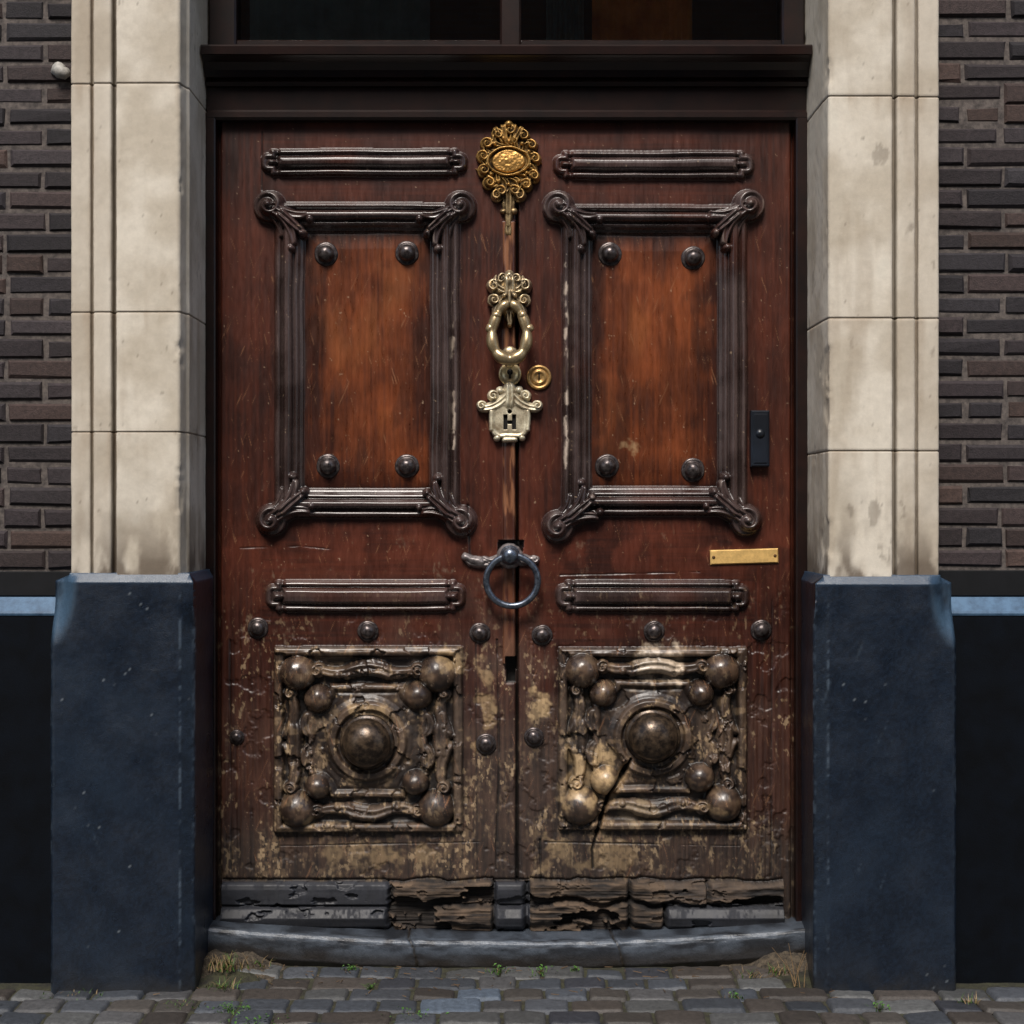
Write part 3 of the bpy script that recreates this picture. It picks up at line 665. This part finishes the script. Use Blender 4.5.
def brickwall(x0,x1,z0,z1,fl=0):
    i=0; z=z0
    while z+bh<=z1+.001:
        x=x0; first=True
        while x<x1-.015:
            w=bl if not first else (bl*.93 if (i+fl)%2 else bl*.42)
            if not first and rng.rand()<.2: w=bl*.48
            xe=min(x+w*(1+.03*rng.randn()),x1)
            if x1-xe<.04: xe=x1
            c=lin(tones[rng.randint(len(tones))])*(.65+.6*rng.rand())
            j=rng.randn(4)*.0018; dy=rng.randn()*.002
            o=len(mb.v)
            mb.box(x+j[0],xe+j[1],-.213+dy,-.19,z+j[2],z+bh+j[3],b=.005+.004*rng.rand(),c=(*c,.7))
            for q in range(o,len(mb.v)):
                p=mb.v[q]; mb.v[q]=(p[0]+rng.randn()*.0015,p[1]+rng.randn()*.0006,p[2]+rng.randn()*.0015)
            x=xe+gapm; first=False
        z+=course; i+=1
mb=MB(); brickwall(1.200,XE,1.172,3.72,1)
mbR=mb; mb=MB(); brickwall(1.240,XE,1.166,3.72)
mb.v=[(-a,b2,c) for a,b2,c in mb.v]; mb.f=[f[::-1] for f in mb.f]
o=len(mbR.v); mbR.v+=mb.v; mbR.c+=mb.c; mbR.f+=[tuple(i+o for i in f) for f in mb.f]
mb=MB(); brickwall(-XE,XE,3.745,6.6)
o=len(mbR.v); mbR.v+=mb.v; mbR.c+=mb.c; mbR.f+=[tuple(i+o for i in f) for f in mb.f]
mbR.done('brickwork',M_brick,house,False,True)
mo=MB(); mo.box(-XE,-1.2,-.2065,.1,1.16,3.73); mo.box(1.16,XE,-.2065,.1,1.16,3.73); mo.box(-XE,XE,-.2065,.1,3.732,6.6); mo.done('mortar_bed',M_mortar,house,False)
for sx in (-1,1):
    x0,x1=(-XE,-1.25) if sx<0 else (1.2,XE)
    extrude_yz('dado_'+('left' if sx<0 else 'right'),[(0,-.05),(-.245,-.05),(-.245,Z(616,-.245)),(0,Z(616,-.245))],x0,x1,M_darkblue,house)
    zb=Z(616,-.245)+.0015
    extrude_yz('dado_cap_'+('left' if sx<0 else 'right'),[(0,zb),(-.247,zb),(-.249,zb+.006),(-.247,zb+.012),(-.212,Z(597,-.21)),(0,Z(597,-.21))],x0,x1,M_skyband,house)
    mb=MB(); mb.box(x0,x1,-.209,.05,Z(597,-.21)+.001,1.162 if sx<0 else 1.165,b=.004); mb.done('black_course_'+('left' if sx<0 else 'right'),M_black,house,False)
mb=MB(); mb.box(-XE,XE,.1,6,-.05,6.58); mb.done('house_body',M_mortar,house,False)
mb=MB(); mb.box(-XE-.1,XE+.1,-.45,6.1,6.602,6.8,b=.03); mb.done('roof_cornice',M_roof,house,False)
mb=MB(); 
pts=[(X(68-k*3.4,-.23),-.225-.008*math.sin(k*1.1),Z(71+2.5*math.sin(k*1.4),-.23)) for k in range(6)]
mb.tube(pts,[.012,.018,.021,.022,.016,.006],12); mb.done('iron_wall_anchor',M_white,house)
# ================================================================ threshold
thr=empty('stone_threshold')
xs=np.linspace(-.905,.872,360)
prof=[(.05,.0),(-.09,.0),(-.112,-.002),(-.119,-.009),(-.121,-.02),(-.121,-.05),(-.119,-.074),(-.10,-.1)]
prof2=[]
for a,b2 in zip(prof[:-1],prof[1:]):
    for t in np.linspace(0,1,6,endpoint=False): prof2.append((a[0]*(1-t)+b2[0]*t,a[1]*(1-t)+b2[1]*t))
PP=np.zeros((len(xs),len(prof2),3))
XX=np.repeat(xs[:,None],len(prof2),1); TT=np.repeat(np.arange(len(prof2))[None]*.006,len(xs),0)
c_=1-(XX/.9)**2
tz=.116-.042*c_
nn_=fbm(XX*30,TT*30,1201,4)-.5; n3_=fbm(XX*5,TT*5,1211,3)-.5
cut=np.zeros_like(XX)
for u in(406,612): cut+=np.exp(-((XX-X(u,-.12)-TT*.15)/.003)**2)
for j,(y,z) in enumerate(prof2):
    PP[:,j,0]=xs; PP[:,j,1]=y-nn_[:,j]*.003+cut[:,j]*.010; PP[:,j,2]=tz[:,j]+z+nn_[:,j]*.003+n3_[:,j]*.006-cut[:,j]*.008*(z>-.05)
yy=PP[...,1]; tn=fbm(XX*14,TT*40,1221,4)
cc=mix(lin((36,39,44))[None,None],lin((70,77,86))[None,None],sm(.3,.7,tn))
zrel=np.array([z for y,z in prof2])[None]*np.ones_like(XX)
cc=mix(cc,lin((104,112,122))[None,None],np.exp(-((zrel+.008)/.007)**2)*sm(.35,.6,fbm(XX*25,TT*8,1231,4))*.7*(yy<-.1))  # highlight along the top front edge, painted into the stone colour
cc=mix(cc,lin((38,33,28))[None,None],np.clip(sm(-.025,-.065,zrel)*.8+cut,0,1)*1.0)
gridmesh('slab',PP,np.concatenate([np.clip(cc,.002,.6),np.full(XX.shape+(1,),.40)],-1),M_blue,thr)
# ================================================================ pavement
gb=MB(); gb.add([(-80,-80,-.06),(80,-80,-.06),(80,80,-.06),(-80,80,-.06)],[(0,1,2,3)]); gb.done('ground',M_street,None,False)
pv=empty('stone_sett_pavement')
bx=np.linspace(-5.5,5.5,1100); by=np.linspace(-4,0.0,400)
BX,BY=np.meshgrid(bx,by,indexing='ij')
def mound(x,y):
    e=np.exp(-((np.abs(x)-.82)/.10)**2)*np.exp(-((y+.15)/.09)**2)*.045
    return e*(x<0)+e*.75*(x>0)+.006*np.exp(-((y+.12)/.07)**2)
BZ=-.007+(fbm(BX*12,BY*12,1301,5)-.5)*.010+mound(BX,BY)
gridmesh('joint_bed',np.stack([BX,BY,BZ],-1),None,M_sand,pv)
# a little loose soil washed against the two ends of the threshold
sxs=np.linspace(-.95,.92,420); sys_=np.linspace(-.42,-.10,90); SX,SY=np.meshgrid(sxs,sys_,indexing='ij')
SN=fbm(SX*16,SY*22,1321,5)
SZ=.004+mound(SX,SY)*1.0+(fbm(SX*60,SY*60,1331,4)-.5)*.008+(SN-.5)*.045-.035*sm(-.17,-.30,SY)-.024*sm(.74,.55,np.abs(SX))
gridmesh('loose_soil',np.stack([SX,SY,SZ],-1),None,M_soil,pv)
V_=[];Q_=[];C_=[];off=0
rng=np.random.RandomState(12)
stn=[(64,67,72),(56,60,66),(72,72,73),(50,52,58),(68,64,60),(60,64,70),(78,79,79),(61,56,52)]
y=-.128; row=0
while y>-3.9:
    dep=.088+.014*rng.rand()
    x=-5.5+rng.rand()*.15; det=y>-1.1
    while x<5.5:
        w=.105+.04*rng.rand()
        if rng.rand()<.2: w+=.05
        skip=(abs(x+w/2)>.76 and abs(x+w/2)<.93 and y>-.22)
        if y>-.22 and (abs(x+w/2)>.85): skip=True
        if not skip and not(y-dep>-.34 and (0.80<abs(x+w/2)<1.33)):
            n=11 if (det and abs(x)<2.2) else 4
            gx=.005
            g1=np.linspace(0,1,n) if n==4 else np.array([0,.035,.09,.2,.35,.5,.65,.8,.91,.965,1])
            A,B=np.meshgrid(g1,g1,indexing='ij')
            ea=np.minimum(A,1-A)*(w-gx); eb=np.minimum(B,1-B)*(dep-gx)
            px_=x+gx/2+A*(w-gx); py_=y-gx/2-B*(dep-gx)
            edge_=np.minimum(ea,eb)
            corner=np.exp(-(np.hypot(ea,eb)/.010)**2)
            tl=rng.randn(3)*np.array([.0022,.004,.004])
            zz=tl[0]+tl[1]*(A-.5)+tl[2]*(B-.5)-.005*np.exp(-edge_/.004)-.003*corner+(fbm(px_*50,py_*50,1401,3)-.5)*.006
            zz=zz+.6*mound(px_,py_)+.003
            px_=px_+(fbm(px_*30,py_*30,1411,2)-.5)*.007; py_=py_+(fbm(px_*30,py_*30,1421,2)-.5)*.007
            P4=np.stack([px_,py_,zz],-1)
            P4[...,2]=np.where(edge_<1e-6,P4[...,2]-.010,P4[...,2])
            idx=np.arange(n*n).reshape(n,n)+off
            q=np.stack([idx[:-1,:-1],idx[:-1,1:],idx[1:,1:],idx[1:,:-1]],-1).reshape(-1,4)
            V_.append(P4.reshape(-1,3)); Q_.append(q); off+=n*n
            c=lin(stn[rng.randint(len(stn))])*(.65+.5*rng.rand())
            if abs(x+w/2+.10)<.07 and -.50<y<-.25: c=lin((74,84,96))
            C_.append(np.tile(np.array([*c,.5+.2*rng.rand()]),(n*n,1)))
        x+=w
    y-=dep; row+=1
me=bpy.data.meshes.new('setts'); co=np.concatenate(V_); q=np.concatenate(Q_)
me.vertices.add(len(co)); me.vertices.foreach_set('co',co.astype(np.float32).ravel())
me.loops.add(q.size); me.loops.foreach_set('vertex_index',q.astype(np.int32).ravel())
me.polygons.add(len(q)); me.polygons.foreach_set('loop_start',np.arange(0,q.size,4,dtype=np.int32)); me.polygons.foreach_set('use_smooth',np.ones(len(q),dtype=bool))
me.update(calc_edges=True); a=me.color_attributes.new('Col','FLOAT_COLOR','POINT'); a.data.foreach_set('color',np.concatenate(C_).astype(np.float32).ravel())
me.materials.append(M_sett); o=bpy.data.objects.new('setts',me); scene.collection.objects.link(o); o.parent=pv
gm=MB(); rng=np.random.RandomState(33)
def tuft(x,y,z,n,hgt,spread,dry=.2):
    for _ in range(n):
        a=rng.rand()*2*math.pi; r=rng.rand()*spread; bx_,by_=x+r*math.cos(a),y+r*math.sin(a)*.6
        L=hgt*(.4+.8*rng.rand()); w=.0012+.0014*rng.rand(); da=rng.rand()*2*math.pi; k=.3+.9*rng.rand()
        dx,dy=math.cos(da),math.sin(da); nx,ny=-dy,dx
        vv=[]
        for t in (0,.35,.7,1):
            ww=w*(1-t*.9); ox=dx*k*L*t*t; oy=dy*k*L*t*t
            zz=z+L*t*(1-.3*k*t)
            vv+=[(bx_+ox-nx*ww,by_+oy-ny*ww,zz),(bx_+ox+nx*ww,by_+oy+ny*ww,zz)]
        c=lin((118,98,66)) if rng.rand()<dry else lin((62,92,32))*(.6+.8*rng.rand())
        gm.add(vv,[(0,1,3,2),(2,3,5,4),(4,5,7,6)],(*c,.6))
def leaves(x,y,z,n,size,spread):
    for _ in range(n):
        a=rng.rand()*2*math.pi; r=spread*rng.rand(); cx,cy=x+r*math.cos(a),y+r*math.sin(a)*.5; s_=size*(.6+.7*rng.rand()); d=rng.rand()*6.28
        ux,uy=math.cos(d),math.sin(d); zz=z+rng.rand()*.012
        gm.add([(cx,cy,zz),(cx+ux*s_*.5-uy*s_*.3,cy+uy*s_*.5+ux*s_*.3,zz+s_*.4),(cx+ux*s_,cy+uy*s_,zz+s_*.35),(cx+ux*s_*.5+uy*s_*.3,cy+uy*s_*.5-ux*s_*.3,zz+s_*.3)],[(0,1,2,3)],(*(lin((64,104,34))*(.6+.8*rng.rand())),.6))
for (u,v,n,hg,sp,dr) in [(228,972,110,.045,.06,.6),(222,985,70,.035,.05,.4),(255,968,50,.025,.05,.6),(350,967,34,.020,.03,.1),(371,985,22,.032,.012,.1),(500,968,34,.020,.04,.1),(540,969,24,.018,.05,.1),(575,968,18,.018,.015,.1),(750,972,30,.025,.04,.5),(776,972,44,.028,.04,.6),(735,992,22,.015,.03,.2),(880,1004,22,.022,.03,.2),(230,1005,60,.014,.06,.1),(75,990,50,.018,.1,.3),(968,998,30,.03,.03,.5),(255,1018,60,.010,.10,.1),(180,1000,50,.014,.06,.3),(410,1010,30,.008,.10,.1)]:
    d=1500*1.315/(v-512); yy=d-4.5; xx=(u-512)*d/1500
    zz=float(mound(np.array(xx),np.array(yy)))*.9
    tuft(xx,yy,zz-.002,n,hg,sp,dr)
    if dr<.3: leaves(xx,yy,zz+.004,int(n*.6),.010,sp)
for k in range(7):
    x=X(798,-.3)+rng.randn()*.012; y=-.30+rng.randn()*.01; ang=rng.randn()*.35-.2
    L=.05+.09*rng.rand(); gm.tube([(x,y,0),(x+L*.4*ang,y,L*.5),(x+L*ang,y-.01,L)],[.0012,.001,.0006],5,c=(*lin((130,106,76)),.7))
for k in range(120):
    x=rng.uniform(-1.0,1.0); y=-.15-abs(rng.randn())*.12; z=float(mound(np.array(x),np.array(y)))+.006
    a=rng.rand()*6.28; L=.006+.02*rng.rand()
    gm.tube([(x,y,z),(x+L*math.cos(a),y+L*math.sin(a),z+.002)],[.0014,.0009],4,c=(*(lin((96,76,54))*(.5+rng.rand())),.8))
gm.done('weeds_and_grass',M_grass,None,False,True)
# ================================================================ house across the street
opp=empty('brick_house')
m,nt,b=newmat('orange_brick'); N=nt.nodes; L=nt.links
tc=N.new('ShaderNodeTexCoord'); mp=N.new('ShaderNodeMapping'); mp.inputs['Rotation'].default_value=(math.radians(90),0,0)
bt_=N.new('ShaderNodeTexBrick'); bt_.inputs['Scale'].default_value=1; bt_.inputs['Brick Width'].default_value=.22; bt_.inputs['Row Height'].default_value=.065; bt_.inputs['Mortar Size'].default_value=.006
bt_.inputs['Color1'].default_value=(.24,.10,.05,1); bt_.inputs['Color2'].default_value=(.30,.14,.07,1); bt_.inputs['Mortar'].default_value=(.25,.22,.2,1)
L.new(tc.outputs['Object'],mp.inputs[0]); L.new(mp.outputs[0],bt_.inputs[0]); L.new(bt_.outputs[0],b.inputs['Base Color']); b.inputs['Roughness'].default_value=.9
M_ob=m
mb=MB()
YO=-11.0
wx=[-6.6,-4.4,-2.2,.0,2.2,4.4,6.6]; wz=[(1.0,2.7),(4.0,5.9),(7.0,8.4)]
xsb=[-8.5]; 
for w in wx: xsb+=[w-.55,w+.55]
xsb.append(8.5)
zsb=[-.05]
for z0,z1 in wz: zsb+=[z0,z1]
zsb.append(9.2)
for i in range(len(xsb)-1):
    for j in range(len(zsb)-1):
        if i%2==1 and j%2==1: continue
        mb.add([(xsb[i],YO,zsb[j]),(xsb[i+1],YO,zsb[j]),(xsb[i+1],YO,zsb[j+1]),(xsb[i],YO,zsb[j+1])],[(3,2,1,0)])
mb.add([(-8.5,YO,-.05),(-8.5,YO-7,-.05),(-8.5,YO-7,9.2),(-8.5,YO,9.2)],[(0,1,2,3)]); mb.add([(8.5,YO,-.05),(8.5,YO-7,-.05),(8.5,YO-7,9.2),(8.5,YO,9.2)],[(3,2,1,0)])
mb.add([(-8.5,YO-7,-.05),(8.5,YO-7,-.05),(8.5,YO-7,9.2),(-8.5,YO-7,9.2)],[(0,1,2,3)])
mb.done('facade',M_ob,opp,False)
mb=MB(); gl=MB()
for w in wx:
    for z0,z1 in wz:
        y0=YO-.12
        gl.box(w-.55,w+.55,y0-.02,y0,z0,z1)
        for (a,b2,c,d) in [(w-.55,w-.48,z0,z1),(w+.48,w+.55,z0,z1),(w-.48,w+.48,z0,z0+.08),(w-.48,w+.48,z1-.08,z1),(w-.48,w+.48,(z0+z1)/2-.03,(z0+z1)/2+.03)]:
            mb.box(a,b2,y0+.001,YO-.01,c,d)
        mb.box(w-.62,w+.62,YO+.001,YO+.06,z0-.1,z0-.002)
mb.done('window_frames',M_white,opp,False); gl.done('window_panes',M_pane,opp,False)
mb=MB(); mb.box(-8.7,8.7,YO-7.2,YO+.35,9.2,9.45); mb.done('roof',M_roof,opp,False)
# ================================================================ light, camera
w=bpy.data.worlds.new('World'); scene.world=w; w.use_nodes=True; nt=w.node_tree
sky=nt.nodes.new('ShaderNodeTexSky'); sky.sky_type='NISHITA'; sky.sun_disc=False
el=math.radians(52); az=math.radians(190)
sky.sun_elevation=el; sky.sun_rotation=az; sky.air_density=1.0; sky.dust_density=2.5
nt.links.new(sky.outputs[0],nt.nodes['Background'].inputs[0]); nt.nodes['Background'].inputs[1].default_value=.15
dvec=Vector((math.sin(az)*math.cos(el),math.cos(az)*math.cos(el),math.sin(el)))
sl=bpy.data.lights.new('sun','SUN'); sl.energy=3.9; sl.angle=math.radians(20); sl.color=(1,.94,.87)
so=bpy.data.objects.new('sun',sl); scene.collection.objects.link(so); so.rotation_euler=dvec.to_track_quat('Z','Y').to_euler(); so.location=(0,-5,9)
cam=bpy.data.cameras.new('camera'); cam.lens=F/1024*36; cam.sensor_width=36; cam.clip_end=500
co_=bpy.data.objects.new('camera',cam); scene.collection.objects.link(co_); co_.location=(0,-CAMD,CAMZ); co_.rotation_euler=(math.radians(90),0,0)
scene.camera=co_
scene.view_settings.view_transform='Standard'; scene.view_settings.look='None'; scene.view_settings.exposure=0
